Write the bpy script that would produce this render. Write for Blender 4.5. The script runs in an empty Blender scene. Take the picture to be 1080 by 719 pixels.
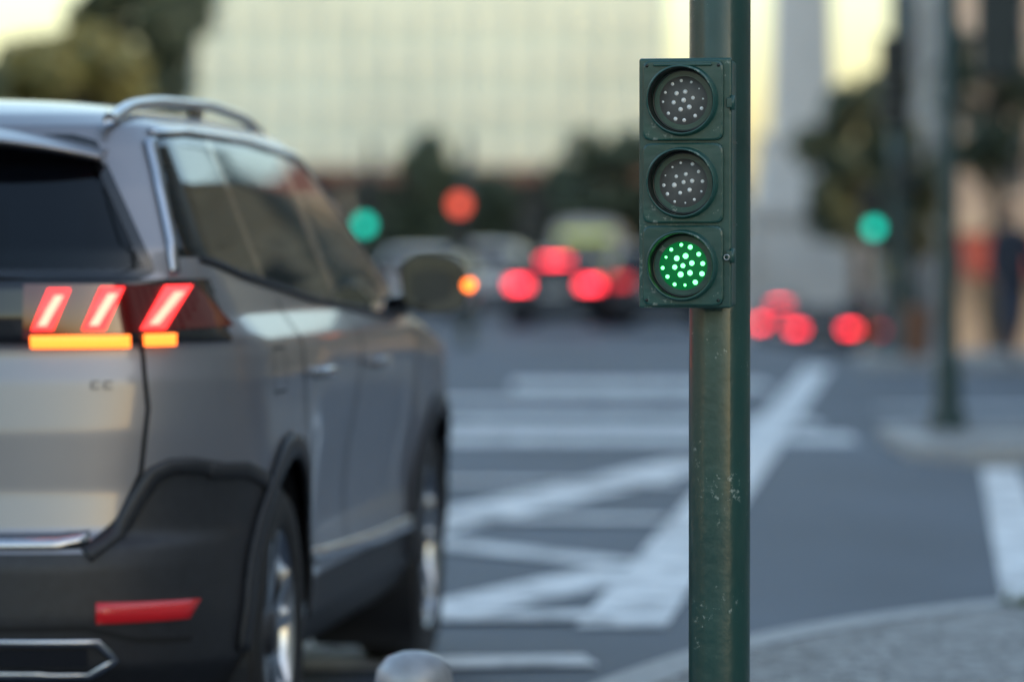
import bpy, bmesh, math, random
import numpy as np
from mathutils import Vector, Matrix
from mathutils.bvhtree import BVHTree
random.seed(7); rng=np.random.default_rng(7)
scene=bpy.context.scene
F=4200.0; H=1.22; VH=275.0
def W2(u,d): return (u-540.0)*d/F
def ZZ(v,d): return H-(v-VH)*d/F

# ------------------------------------------------------------ materials
def mat(name,col,rough=.5,metal=0,coat=0,var=.12,scale=6,bump=0,bscale=60,emit=None,es=0,spec=.5,rvar=0,crough=.04):
    m=bpy.data.materials.new(name); m.use_nodes=True
    nt=m.node_tree; b=nt.nodes["Principled BSDF"]
    tc=nt.nodes.new("ShaderNodeTexCoord")
    n=nt.nodes.new("ShaderNodeTexNoise"); n.inputs["Scale"].default_value=scale; n.inputs["Detail"].default_value=5
    nt.links.new(tc.outputs["Object"],n.inputs["Vector"])
    r=nt.nodes.new("ShaderNodeValToRGB")
    r.color_ramp.elements[0].position=.3; r.color_ramp.elements[1].position=.7
    r.color_ramp.elements[0].color=(*[c*(1-var) for c in col],1)
    r.color_ramp.elements[1].color=(*[min(1,c*(1+var)) for c in col],1)
    nt.links.new(n.outputs["Fac"],r.inputs["Fac"]); nt.links.new(r.outputs["Color"],b.inputs["Base Color"])
    b.inputs["Roughness"].default_value=rough; b.inputs["Metallic"].default_value=metal
    b.inputs["Coat Weight"].default_value=coat; b.inputs["Coat Roughness"].default_value=crough
    b.inputs["Specular IOR Level"].default_value=spec
    if rvar:
        mr=nt.nodes.new("ShaderNodeMapRange"); mr.inputs["To Min"].default_value=rough-rvar; mr.inputs["To Max"].default_value=rough+rvar
        n2=nt.nodes.new("ShaderNodeTexNoise"); n2.inputs["Scale"].default_value=scale*2.7; n2.inputs["Detail"].default_value=6
        nt.links.new(tc.outputs["Object"],n2.inputs["Vector"]); nt.links.new(n2.outputs["Fac"],mr.inputs["Value"]); nt.links.new(mr.outputs["Result"],b.inputs["Roughness"])
    if emit:
        b.inputs["Emission Color"].default_value=(*emit,1); b.inputs["Emission Strength"].default_value=es
    if bump:
        n3=nt.nodes.new("ShaderNodeTexNoise"); n3.inputs["Scale"].default_value=bscale; n3.inputs["Detail"].default_value=4
        nt.links.new(tc.outputs["Object"],n3.inputs["Vector"])
        bp=nt.nodes.new("ShaderNodeBump"); bp.inputs["Strength"].default_value=bump; bp.inputs["Distance"].default_value=.01
        nt.links.new(n3.outputs["Fac"],bp.inputs["Height"]); nt.links.new(bp.outputs["Normal"],b.inputs["Normal"])
    return m

def green_paint(name,col,chips=True):
    m=mat(name,col,.33,0,.25,.25,5,.12,40,rvar=.12)
    nt=m.node_tree; b=nt.nodes["Principled BSDF"]
    tc=nt.nodes.new("ShaderNodeTexCoord")
    old=b.inputs["Base Color"].links[0].from_socket
    n=nt.nodes.new("ShaderNodeTexNoise"); n.inputs["Scale"].default_value=70; n.inputs["Detail"].default_value=8; n.inputs["Roughness"].default_value=.7
    nt.links.new(tc.outputs["Object"],n.inputs["Vector"])
    big=nt.nodes.new("ShaderNodeTexNoise"); big.inputs["Scale"].default_value=5; big.inputs["Detail"].default_value=3
    nt.links.new(tc.outputs["Object"],big.inputs["Vector"])
    mul=nt.nodes.new("ShaderNodeMath"); mul.operation='MULTIPLY'
    nt.links.new(n.outputs["Fac"],mul.inputs[0]); nt.links.new(big.outputs["Fac"],mul.inputs[1])
    r=nt.nodes.new("ShaderNodeMapRange"); r.inputs["From Min"].default_value=.350; r.inputs["From Max"].default_value=.390
    nt.links.new(mul.outputs[0],r.inputs["Value"])
    mx=nt.nodes.new("ShaderNodeMix"); mx.data_type='RGBA'
    nt.links.new(r.outputs["Result"],mx.inputs[0]); nt.links.new(old,mx.inputs[6]); mx.inputs[7].default_value=(.20,.25,.22,1)
    d=nt.nodes.new("ShaderNodeTexNoise"); d.inputs["Scale"].default_value=14; d.inputs["Detail"].default_value=9; d.inputs["Roughness"].default_value=.75
    mp=nt.nodes.new("ShaderNodeMapping"); mp.inputs["Scale"].default_value=(1,1,.25)
    nt.links.new(tc.outputs["Object"],mp.inputs["Vector"]); nt.links.new(mp.outputs["Vector"],d.inputs["Vector"])
    dr=nt.nodes.new("ShaderNodeMapRange"); dr.inputs["From Min"].default_value=.5; dr.inputs["From Max"].default_value=.85; dr.inputs["To Max"].default_value=.35
    nt.links.new(d.outputs["Fac"],dr.inputs["Value"])
    mx2=nt.nodes.new("ShaderNodeMix"); mx2.data_type='RGBA'
    nt.links.new(dr.outputs["Result"],mx2.inputs[0]); nt.links.new(mx.outputs[2],mx2.inputs[6]); mx2.inputs[7].default_value=(.06,.11,.095,1)
    nt.links.new(mx2.outputs[2],b.inputs["Base Color"])
    return m

def asphalt():
    m=bpy.data.materials.new("asphalt"); m.use_nodes=True; nt=m.node_tree; b=nt.nodes["Principled BSDF"]
    tc=nt.nodes.new("ShaderNodeTexCoord")
    big=nt.nodes.new("ShaderNodeTexNoise"); big.inputs["Scale"].default_value=.35; big.inputs["Detail"].default_value=6
    mp=nt.nodes.new("ShaderNodeMapping"); mp.inputs["Scale"].default_value=(2.0,.6,1); mp.inputs["Rotation"].default_value=(0,0,math.radians(6))
    nt.links.new(tc.outputs["Object"],mp.inputs["Vector"]); nt.links.new(mp.outputs["Vector"],big.inputs["Vector"])
    fine=nt.nodes.new("ShaderNodeTexNoise"); fine.inputs["Scale"].default_value=90; fine.inputs["Detail"].default_value=3
    nt.links.new(tc.outputs["Object"],fine.inputs["Vector"])
    r=nt.nodes.new("ShaderNodeValToRGB"); e=r.color_ramp.elements
    e[0].position=.3; e[0].color=(.032,.042,.058,1); e[1].position=.7; e[1].color=(.070,.086,.112,1)
    nt.links.new(big.outputs["Fac"],r.inputs["Fac"])
    r2=nt.nodes.new("ShaderNodeMapRange"); r2.inputs["From Min"].default_value=.3; r2.inputs["From Max"].default_value=.7; r2.inputs["To Min"].default_value=.6; r2.inputs["To Max"].default_value=1.5
    nt.links.new(fine.outputs["Fac"],r2.inputs["Value"])
    mx=nt.nodes.new("ShaderNodeMix"); mx.data_type='RGBA'; mx.blend_type='MULTIPLY'; mx.inputs[0].default_value=1
    nt.links.new(r.outputs["Color"],mx.inputs[6]); nt.links.new(r2.outputs["Result"],mx.inputs[7])
    nt.links.new(mx.outputs[2],b.inputs["Base Color"]); b.inputs["Roughness"].default_value=.62
    bp=nt.nodes.new("ShaderNodeBump"); bp.inputs["Strength"].default_value=.4; bp.inputs["Distance"].default_value=.01
    nt.links.new(fine.outputs["Fac"],bp.inputs["Height"]); nt.links.new(bp.outputs["Normal"],b.inputs["Normal"])
    return m
def paintmark():
    m=bpy.data.materials.new("worn_road_paint"); m.use_nodes=True; nt=m.node_tree; b=nt.nodes["Principled BSDF"]
    tc=nt.nodes.new("ShaderNodeTexCoord")
    n=nt.nodes.new("ShaderNodeTexNoise"); n.inputs["Scale"].default_value=3.5; n.inputs["Detail"].default_value=10; n.inputs["Roughness"].default_value=.7
    nt.links.new(tc.outputs["Object"],n.inputs["Vector"])
    r=nt.nodes.new("ShaderNodeValToRGB"); e=r.color_ramp.elements
    e[0].position=.34; e[0].color=(.15,.155,.165,1); e[1].position=.53; e[1].color=(.78,.78,.76,1)
    nt.links.new(n.outputs["Fac"],r.inputs["Fac"]); nt.links.new(r.outputs["Color"],b.inputs["Base Color"]); b.inputs["Roughness"].default_value=.6
    return m
def cobble(name,c1,c2,scale=14):
    m=bpy.data.materials.new(name); m.use_nodes=True; nt=m.node_tree; b=nt.nodes["Principled BSDF"]
    tc=nt.nodes.new("ShaderNodeTexCoord")
    v=nt.nodes.new("ShaderNodeTexVoronoi"); v.inputs["Scale"].default_value=scale
    v2=nt.nodes.new("ShaderNodeTexVoronoi"); v2.feature='DISTANCE_TO_EDGE'; v2.inputs["Scale"].default_value=scale
    for q in (v,v2): nt.links.new(tc.outputs["Object"],q.inputs["Vector"])
    sep=nt.nodes.new("ShaderNodeSeparateColor"); nt.links.new(v.outputs["Color"],sep.inputs["Color"])
    r=nt.nodes.new("ShaderNodeValToRGB"); r.color_ramp.elements[0].color=(*c1,1); r.color_ramp.elements[1].color=(*c2,1)
    nt.links.new(sep.outputs[0],r.inputs["Fac"])
    ed=nt.nodes.new("ShaderNodeMapRange"); ed.inputs["From Max"].default_value=.1; nt.links.new(v2.outputs["Distance"],ed.inputs["Value"])
    mx=nt.nodes.new("ShaderNodeMix"); mx.data_type='RGBA'; nt.links.new(ed.outputs["Result"],mx.inputs[0])
    mx.inputs[6].default_value=(.05,.045,.04,1); nt.links.new(r.outputs["Color"],mx.inputs[7])
    nt.links.new(mx.outputs[2],b.inputs["Base Color"]); b.inputs["Roughness"].default_value=.6
    bp=nt.nodes.new("ShaderNodeBump"); bp.inputs["Strength"].default_value=.6; bp.inputs["Distance"].default_value=.01
    nt.links.new(ed.outputs["Result"],bp.inputs["Height"]); nt.links.new(bp.outputs["Normal"],b.inputs["Normal"])
    return m
def tinted_glass(name,tint):
    m=bpy.data.materials.new(name); m.use_nodes=True; nt=m.node_tree
    nt.nodes.remove(nt.nodes["Principled BSDF"]); out=nt.nodes["Material Output"]
    t=nt.nodes.new("ShaderNodeBsdfTransparent"); t.inputs[0].default_value=(*tint,1)
    g=nt.nodes.new("ShaderNodeBsdfGlossy"); g.inputs["Roughness"].default_value=.03; g.inputs[0].default_value=(.9,.95,1,1)
    lw=nt.nodes.new("ShaderNodeFresnel"); lw.inputs["IOR"].default_value=1.45
    mx=nt.nodes.new("ShaderNodeMixShader"); nt.links.new(lw.outputs[0],mx.inputs[0]); nt.links.new(t.outputs[0],mx.inputs[1]); nt.links.new(g.outputs[0],mx.inputs[2])
    nt.links.new(mx.outputs[0],out.inputs["Surface"]); return m

M={}
M['asphalt']=asphalt(); M['mark']=paintmark()
M['cobble']=cobble("cobblestone",(.19,.18,.17),(.38,.37,.35),15)
M['kerb']=mat("granite_kerb",(.36,.355,.34),.6,var=.25,scale=30,bump=.3)
M['green']=green_paint("dark_green_paint",(.008,.047,.039))
M['green2']=mat("green_paint_aged",(.008,.034,.030),.4,var=.2)
M['paint']=mat("metallic_grey_paint",(.26,.255,.275),.40,.7,.7,.04,3,crough=.08)
M['plastic']=mat("black_plastic_trim",(.017,.018,.022),.5,var=.2,scale=40,bump=.1,bscale=200)
M['gloss']=mat("gloss_black_trim",(.008,.008,.01),.12,0,.6)
M['chrome']=mat("satin_chrome",(.50,.51,.54),.25,1)
M['rubber']=mat("tyre_rubber",(.014,.014,.015),.7,var=.3,scale=30,bump=.2)
M['alloy']=mat("diamond_cut_alloy",(.55,.56,.58),.25,1)
M['alloyd']=mat("dark_alloy",(.04,.04,.045),.4,.5)
M['letter']=mat("grey_lettering",(.14,.14,.15),.4,.5)
M['inner']=mat("dark_interior_fabric",(.02,.02,.022),.85)
M['glass']=tinted_glass("tinted_car_glass",(.12,.13,.15))
M['glassf']=tinted_glass("clear_car_glass",(.60,.65,.68))
M['glassd']=mat("dark_window_glass",(.012,.014,.016),.05)
M['redlens']=mat("smoked_red_lens",(.04,.003,.003),.08,0,1,emit=(1,.02,.02),es=.03)
M['redon']=mat("lit_red_lamp",(.5,.02,.02),.3,emit=(1,.03,.03),es=4.5)
M['redcore']=mat("lit_red_lamp_core",(.5,.1,.05),.3,emit=(1,.24,.17),es=3.6)
M['amber']=mat("lit_amber_lamp",(.5,.2,.02),.3,emit=(1,.17,.02),es=4.0)
M['reflector']=mat("red_reflector",(.40,.008,.012),.25,0,.6,emit=(1,.02,.03),es=.12)
M['bgred']=mat("brake_lamp_lit",(.5,.02,.02),.3,emit=(1,.035,.06),es=10)

# ------------------------------------------------------------ geometry helpers
def link(o,parent=None):
    scene.collection.objects.link(o)
    if parent: o.parent=parent
    return o
def empty(name,loc=(0,0,0),rz=0):
    e=bpy.data.objects.new(name,None); e.location=loc; e.rotation_euler=(0,0,rz); e.empty_display_size=.1
    return link(e)
def mesh(name,verts,faces,mats,parent=None,fm=None,smooth=False,loc=None,rot=None):
    me=bpy.data.meshes.new(name); me.from_pydata([tuple(map(float,v)) for v in verts],[],[tuple(map(int,f)) for f in faces])
    if not isinstance(mats,(list,tuple)): mats=[mats]
    for m in mats: me.materials.append(m)
    if fm is not None: me.polygons.foreach_set("material_index",[int(a) for a in fm])
    if smooth: me.polygons.foreach_set("use_smooth",[True]*len(me.polygons))
    me.update()
    o=bpy.data.objects.new(name,me); link(o,parent)
    if loc: o.location=loc
    if rot: o.rotation_euler=rot
    return o
def bevel(o,w,seg=3):
    b=o.modifiers.new("bev",'BEVEL'); b.width=w; b.segments=seg; b.limit_method='ANGLE'; b.angle_limit=math.radians(40)
    o.data.polygons.foreach_set("use_smooth",[True]*len(o.data.polygons))
    wn=o.modifiers.new("wn",'WEIGHTED_NORMAL'); wn.keep_sharp=True
    return o
BF=[(0,1,3,2),(4,6,7,5),(0,4,5,1),(2,3,7,6),(0,2,6,4),(1,5,7,3)]
def boxvf(c,s):
    return [(c[0]+i*s[0]/2,c[1]+j*s[1]/2,c[2]+k*s[2]/2) for i in(-1,1) for j in(-1,1) for k in(-1,1)]
def box(name,c,s,m,parent=None,bev=0,rot=None,seg=3):
    o=mesh(name,boxvf((0,0,0),s),BF,m,parent,loc=c,rot=rot)
    if bev: bevel(o,bev,seg)
    return o
def boxes(name,lst,m,parent=None,bev=0):
    V=[];Fc=[]
    for c,s in lst:
        n=len(V); V+=boxvf(c,s); Fc+=[tuple(n+i for i in f) for f in BF]
    o=mesh(name,V,Fc,m,parent)
    if bev: bevel(o,bev,2)
    return o
def lathe(name,prof,m,parent=None,seg=48,axis='Z',loc=None,rot=None,smooth=True,fm=None):
    V=[];Fc=[];ff=[]
    for r,z in prof:
        for i in range(seg):
            a=2*math.pi*i/seg; c,s=math.cos(a)*r,math.sin(a)*r
            V.append((c,s,z) if axis=='Z' else (c,z,s))
    for j in range(len(prof)-1):
        for i in range(seg):
            k=(i+1)%seg; f=(j*seg+i,j*seg+k,(j+1)*seg+k,(j+1)*seg+i)
            Fc.append(f if axis=='Z' else f[::-1]); ff.append(fm[j] if fm else 0)
    o=mesh(name,V,Fc,m,parent,fm=ff,smooth=smooth,loc=loc,rot=rot)
    return o
def tubevf(pts,rad,seg=10,cap=True):
    V=[];Fc=[]; pts=[Vector(p) for p in pts]
    up=Vector((0,0,1))
    for i,p in enumerate(pts):
        t=(pts[min(i+1,len(pts)-1)]-pts[max(i-1,0)]).normalized()
        a=up if abs(t.z)<.9 else Vector((1,0,0))
        n=t.cross(a).normalized(); b=t.cross(n)
        for k in range(seg):
            th=2*math.pi*k/seg; V.append(p+(n*math.cos(th)+b*math.sin(th))*rad[i])
    for i in range(len(pts)-1):
        for k in range(seg):
            q=(k+1)%seg; Fc.append((i*seg+k,i*seg+q,(i+1)*seg+q,(i+1)*seg+k))
    if cap: Fc.append(tuple(range(seg))); Fc.append(tuple(range((len(pts)-1)*seg,len(pts)*seg)))
    return V,Fc
def tube(name,pts,rad,m,parent=None,seg=12):
    if not isinstance(rad,(list,tuple)): rad=[rad]*len(pts)
    V,Fc=tubevf(pts,rad,seg); return mesh(name,V,Fc,m,parent,smooth=True)
def inpoly(px,py,poly):
    ins=np.zeros(px.shape,bool); n=len(poly)
    for i in range(n):
        x1,y1=poly[i]; x2,y2=poly[(i+1)%n]
        if y1==y2: continue
        c=((y1>py)!=(y2>py))&(px<(x2-x1)*(py-y1)/(y2-y1)+x1)
        ins^=c
    return ins

# ------------------------------------------------------------ CAR
KEYS=np.array([
(.22,.78,.18,.60,3.0,4.42,.7,2.6),
(.27,.84,.08,.60,3.0,4.55,.7,2.6),
(.34,.875,.02,.60,3.0,4.61,.7,2.6),
(.45,.885,.00,.60,3.0,4.64,.7,2.6),
(.56,.885,.00,.60,3.0,4.64,.7,2.6),
(.60,.888,.015,.60,3.0,4.63,.7,2.6),
(.63,.890,.055,.58,3.0,4.62,.7,2.6),
(.72,.897,.065,.58,3.0,4.60,.7,2.6),
(.85,.908,.065,.58,3.0,4.54,.7,2.6),
(.96,.920,.075,.58,3.0,4.42,.7,2.6),
(1.01,.920,.085,.58,3.0,4.10,.7,2.6),
(1.035,.915,.085,.58,3.0,3.90,.7,2.8),
(1.05,.905,.065,.56,3.0,3.75,.7,3.0),
(1.10,.868,.062,.52,3.0,3.50,.5,3.4),
(1.17,.838,.075,.47,3.2,3.36,.4,3.6),
(1.19,.830,.115,.42,3.6,3.32,.4,3.6),
(1.25,.805,.140,.40,4.0,3.20,.4,3.6),
(1.40,.745,.210,.40,4.0,2.90,.4,3.6),
(1.50,.700,.265,.40,4.0,2.68,.4,3.4),
(1.545,.668,.290,.40,4.0,2.55,.4,3.2),
(1.575,.60,.36,.40,3.6,2.38,.4,3.0),
(1.598,.45,.52,.40,3.2,2.05,.4,3.0),
(1.610,.25,.75,.40,3.0,1.70,.3,3.0),
(1.613,.03,1.0,.20,2.6,1.30,.1,2.6)])
AX=(.85,3.69)
PLATE=mat("number_plate",(.75,.75,.73),.4)
MIRG=mat("mirror_glass",(.02,.025,.03),.15,0)
def car(name,res=1.0,paint=None,glassmats=None,detail=True,sc=(1,1,1),loc=(0,0,0),rz=0,lights=True,lampmat=None,hi=True):
    root=empty(name,loc,rz); root.scale=sc
    paint=paint or M['paint']
    zz=np.linspace(KEYS[0,0],KEYS[-1,0],1400)
    K=np.stack([np.interp(zz,KEYS[:,0],KEYS[:,i]) for i in range(8)],1)
    ker=np.hanning(25); ker/=ker.sum()
    for i in range(1,8):
        p=np.pad(K[:,i],12,mode='edge'); K[:,i]=np.convolve(p,ker,'valid')
    dl=np.sqrt(np.diff(K[:,0])**2+np.diff(K[:,1])**2+(np.diff(K[:,5])*.3)**2+(np.diff(K[:,2])*.6)**2)
    cl=np.concatenate([[0],np.cumsum(dl)])
    nr=int(cl[-1]/(.011*res)); tgt=np.linspace(0,cl[-1],nr)
    R=np.stack([np.interp(tgt,cl,K[:,i]) for i in range(8)],1)
    nR=max(10,int(90/res)); nS=max(16,int(220/res)); nF=max(8,int(50/res))
    rings=[]
    ph=np.linspace(0,math.pi/2,400)
    for z,W,xr,Lr,er,xf,Lf,ef in R:
        L=xf-xr; Lr=min(Lr,.48*L); Lf=min(Lf,.48*L)
        def quad(Lq,n,N):
            y=W*np.sin(ph)**(2/n); x=Lq*(1-np.cos(ph)**(2/n))
            s=np.concatenate([[0],np.cumsum(np.hypot(np.diff(x),np.diff(y)))])
            t=np.linspace(0,s[-1],N); return np.interp(t,s,x),np.interp(t,s,y)
        xa,ya=quad(Lr,er,nR); xb,yb=quad(Lf,ef,nF)
        xs=np.linspace(xr+Lr,xf-Lf,nS+2)[1:-1]
        X=np.concatenate([xr+xa,xs,(xf-xb)[::-1]]); Y=np.concatenate([ya,np.full(nS,W),yb[::-1]])
        if z<1.0:
            g=max(0,min(1,(1.0-z)/.25))
            fl=sum(np.exp(-((X-a)/.50)**4) for a in AX)
            side=np.clip((Y-.6)/.25,0,1)
            Y=Y+side*g*(.022*fl-.018*(1-fl)*math.exp(-((z-.66)/.18)**2))
        Z=np.full_like(X,z)
        if z>1.2:
            Z=Z-(z-1.2)/.41*.045*np.clip((1.5-X)/1.4,0,1)**2
        rings.append((X,Y,Z-max(0,(z-1.35)/.26)*.03*np.clip((X-1.9)/1.0,0,1)**2))
    Mh=len(rings[0][0]); V=[]
    for X,Y,Z in rings:
        V.append(np.stack([X,-Y,Z],1)); V.append(np.stack([X[1:-1],Y[1:-1],Z[1:-1]],1)[::-1])
    V=np.concatenate(V); N=2*Mh-2
    nrings=len(rings)
    i=np.arange(N); k=(i+1)%N
    Fc=np.concatenate([np.stack([j*N+i,j*N+k,(j+1)*N+k,(j+1)*N+i],1) for j in range(nrings-1)])
    C=V[Fc].mean(1); x,y,z=C[:,0],np.abs(C[:,1]),C[:,2]
    keep=np.ones(len(Fc),bool)
    for a in AX: keep&=~(((x-a)**2+(z-.36)**2<.405**2)&(y>.55))
    fm=np.zeros(len(Fc),int)
    plastic=((z<.44)&(x>1.0)&(x<3.6))|(z<.30)|((x>3.9)&(z<.42))
    EY=[0,.60,.66,.73,.80,.95]; EZ=[.59,.59,.64,.765,.785,.74]
    edge=np.interp(y,EY,EZ)
    edge=np.where(x>.42,np.interp(x,[.42,.62],[.765,.70]),edge)
    plastic|=(x<.62)&(z<edge)
    for a in AX: plastic|=((x-a)**2+(z-.36)**2<.46**2)&(y>.7)
    fm[plastic]=2
    sidewin=[(.20,1.235),(.36,1.49),(.8,1.515),(2.35,1.495),(2.55,1.45),(3.28,1.075),(2.7,1.075),(1.6,1.13),(.7,1.195)]
    sw=inpoly(x,z,sidewin)&(y>.4)&((x>.42)|(y>np.interp(z,[1.2,1.5],[.765,.675])))
    sw&=~((x>2.6)&(y<np.interp(z,[1.05,1.5],[.80,.66])))
    fm[sw]=1
    for xp,w in ((1.02,.026),(2.02,.050)):
        fm[sw&(np.abs(x-(xp+(1.5-z)*-.12*(1 if xp<1.5 else 0)))<w)]=3
    rearg=(x<.75)&(z>1.195)&(z<1.485)&(y<np.interp(z,[1.18,1.49],[.715,.56]))
    fm[rearg]=1
    wsh=(x>2.4)&(z>1.10)&(z<1.50)&(y<np.interp(z,[1.08,1.5],[.76,.60])); fm[wsh]=4
    band=(x<.36)&(z>1.04)&(z<1.178); fm[band]=3
    Fk=Fc[keep]; fmk=fm[keep]
    gl=glassmats or (M['glass'],M['glassf'])
    mats=[paint,gl[0],M['plastic'],M['gloss'],gl[1]]
    mesh("body",V,Fk,mats,root,fm=fmk,smooth=True)
    bvh=BVHTree.FromPolygons([Vector(v) for v in V.tolist()],[tuple(f) for f in Fc.tolist()])
    if detail:
        nf=Fk[(fmk!=1)&(fmk!=4)]; Vi=V.copy(); Vi[:,1]*=.965; Vi[:,0]=2.2+(Vi[:,0]-2.2)*.985; Vi[:,2]=.9+(Vi[:,2]-.9)*.965
        cc=V[nf].mean(1); nf=nf[cc[:,2]>.75]
        mesh("headlining",Vi,nf,M['inner'],root,smooth=True)
    def prj(kind,a,b,off):
        if kind=='rear':
            h=bvh.ray_cast(Vector((-1,a,b)),Vector((1,0,0)))
        else: h=bvh.ray_cast(Vector((a,-2,b)),Vector((0,1,0)))
        if h[0] is None: return None
        n=h[1]
        if kind=='rear' and n.x>0: n=-n
        if kind=='side' and n.y>0: n=-n
        return h[0]+n*off
    def patchgrid(nm,kind,A,B,m,off,thick=0):
        V=[];Fc=[]
        for p,q in zip(A,B):
            for t in (0,.5,1):
                r=prj(kind,p[0]*(1-t)+q[0]*t,p[1]*(1-t)+q[1]*t,off)
                if r is None: return
                V.append(r)
        for i in range(len(A)-1):
            for j in range(2): Fc.append((i*3+j,i*3+j+1,i*3+j+4,i*3+j+3))
        for sgn,sfx in ((1,""),(-1,"_l")):
            o=mesh(nm+sfx,[(v.x,v.y*sgn,v.z) for v in V],Fc,m,root,smooth=True)
            if thick:
                s=o.modifiers.new("s",'SOLIDIFY'); s.thickness=thick; s.offset=0
    def strip(nm,kind,poly,w,m,off=.003,thick=0,step=.02):
        P=[]
        for a,b in zip(poly[:-1],poly[1:]):
            n=max(1,int(math.hypot(b[0]-a[0],b[1]-a[1])/step))
            P+=[(a[0]+(b[0]-a[0])*i/n,a[1]+(b[1]-a[1])*i/n) for i in range(n)]
        P.append(poly[-1]); A=[];B=[]
        for i,p in enumerate(P):
            q0=P[max(0,i-1)];q1=P[min(len(P)-1,i+1)]; dx,dy=q1[0]-q0[0],q1[1]-q0[1]; l=math.hypot(dx,dy)
            nx,ny=-dy/l*w/2,dx/l*w/2; A.append((p[0]+nx,p[1]+ny)); B.append((p[0]-nx,p[1]-ny))
        patchgrid(nm,kind,A,B,m,off,thick)
    def quadp(nm,kind,p0,p1,p2,p3,m,off,n=6,thick=0):
        A=[(p0[0]+(p1[0]-p0[0])*i/n,p0[1]+(p1[1]-p0[1])*i/n) for i in range(n+1)]
        B=[(p3[0]+(p2[0]-p3[0])*i/n,p3[1]+(p2[1]-p3[1])*i/n) for i in range(n+1)]
        patchgrid(nm,kind,A,B,m,off,thick)
    for a in AX:
        for s in (-1,1):
            V2=[];F2=[];n=28
            for i in range(n+1):
                th=-.25*math.pi+1.5*math.pi*i/n
                for yy,rr in ((.89,.405),(.58,.405),(.58,.05)): V2.append((a+rr*math.cos(th),s*yy,.36+rr*math.sin(th)))
            for i in range(n):
                for j in range(2): F2.append((i*3+j,i*3+j+1,i*3+j+4,i*3+j+3))
            mesh("arch_liner",V2,F2,M['plastic'],root)
            wheel(root,a,s,detail)
    for a in AX:
        arc=[(a+.43*math.cos(t),.36+.43*math.sin(t)) for t in np.linspace(-.02,math.pi+.02,30)]
        strip("arch_trim",'side',arc,.055,M['plastic'],.008,.012)
    mesh("underbody",boxvf((2.3,0,.30),(4.2,1.2,.16)),BF,M['plastic'],root)
    lamp=lampmat or M['redon']
    if not detail:
        quadp("tail_lamp",'rear',(-.80,.84),(-.46,.84),(-.46,.99),(-.80,.99),lamp if lights else M['redlens'],.012)
        quadp("number_plate",'rear',(-.26,.70),(0,.70),(0,.80),(-.26,.80),PLATE,.01)
        if hi: quadp("high_stop_lamp",'rear',(-.25,1.38),(0,1.38),(0,1.45),(-.25,1.45),lamp if lights else M['redlens'],.012)
        return root
    quadp("lamp_lens",'rear',(-.868,1.075),(-.46,1.052),(-.46,1.168),(-.80,1.168),M['redlens'],.003,20)
    for (yb,yt,zt) in ((-.500,-.535,1.158),(-.605,-.642,1.162),(-.722,-.766,1.165)):
        w=.046
        quadp("claw_lamp",'rear',(yb+w/2,1.070),(yb-w/2,1.070),(yt-w/2,zt),(yt+w/2,zt),M['redon'],.010,6,.006)
        quadp("claw_core",'rear',(yb+w/5,1.080),(yb-w/5,1.080),(yt-w/5,zt-.014),(yt+w/5,zt-.014),M['redcore'],.016,6)
    quadp("indicator_bar",'rear',(-.678,1.042),(-.475,1.042),(-.475,1.058),(-.678,1.058),M['amber'],.012,8,.006)
    quadp("indicator_bar",'rear',(-.765,1.044),(-.705,1.044),(-.705,1.060),(-.765,1.060),M['amber'],.012,8,.006)
    quadp("reflector",'rear',(-.795,.442),(-.620,.440),(-.620,.485),(-.815,.482),M['reflector'],.006,10,.005)
    quadp("number_plate",'rear',(-.26,.78),(0,.78),(0,.89),(-.26,.89),PLATE,.010,4,.006)
    strip("tailgate_trim",'rear',[(0,.612),(-.54,.612),(-.60,.622)],.024,M['chrome'],.008,.01)
    gap=mat("panel_gap",(.006,.006,.007),.8)
    strip("tailgate_gap",'rear',[(0,.60),(-.60,.605),(-.655,.66),(-.70,.76),(-.715,.9),(-.70,1.04)],.009,gap,.0025)
    strip("bumper_edge",'rear',[(-.60,.585),(-.655,.632),(-.69,.70),(-.725,.755),(-.76,.772),(-.80,.772),(-.845,.760)],.035,M['plastic'],.004,.006,.01)
    strip("bumper_edge_side",'side',[(.30,.758),(.42,.755),(.52,.73),(.64,.695)],.035,M['plastic'],.004,.006,.01)
    strip("rear_glass_seal",'rear',[(0,1.487),(-.52,1.487),(-.565,1.475),(-.64,1.34),(-.715,1.20),(-.69,1.19),(0,1.19)],.022,M['gloss'],.003,0,.015)
    strip("exhaust_trim",'rear',[(-.30,.335),(-.60,.33),(-.655,.36),(-.62,.40),(-.30,.405)],.014,M['chrome'],.010,.008)
    quadp("exhaust_trim_insert",'rear',(-.60,.345),(-.30,.35),(-.30,.39),(-.60,.385),M['gloss'],.004,8)
    strip("bumper_groove",'rear',[(0,.43),(-.60,.43),(-.70,.40),(-.80,.395)],.012,gap,.003)
    for i in range(2):
        y0=-.600-.026*i
        strip("model_lettering",'rear',[(y0,.958),(y0-.017,.958)],.004,M['letter'],.003,0,.006)
        strip("model_lettering",'rear',[(y0-.001,.957),(y0-.001,.944)],.004,M['letter'],.003,0,.006)
        strip("model_lettering",'rear',[(y0,.944),(y0-.017,.944)],.004,M['letter'],.003,0,.006)
    top=[(.46,1.505),(.8,1.520),(1.6,1.522),(2.35,1.500),(2.56,1.455),(2.9,1.275),(3.28,1.085)]
    strip("window_trim_upper",'side',top,.018,M['chrome'],.006,.006)
    strip("pillar_trim",'rear',[(-.762,1.19),(-.748,1.26),(-.722,1.34),(-.695,1.42),(-.668,1.49)],.016,M['chrome'],.006,.006,.012)
    strip("window_seal_lower",'side',[(.34,1.222),(.7,1.187),(1.6,1.122),(2.7,1.067),(3.28,1.068)],.014,M['inner'],.005,.006)
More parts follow.
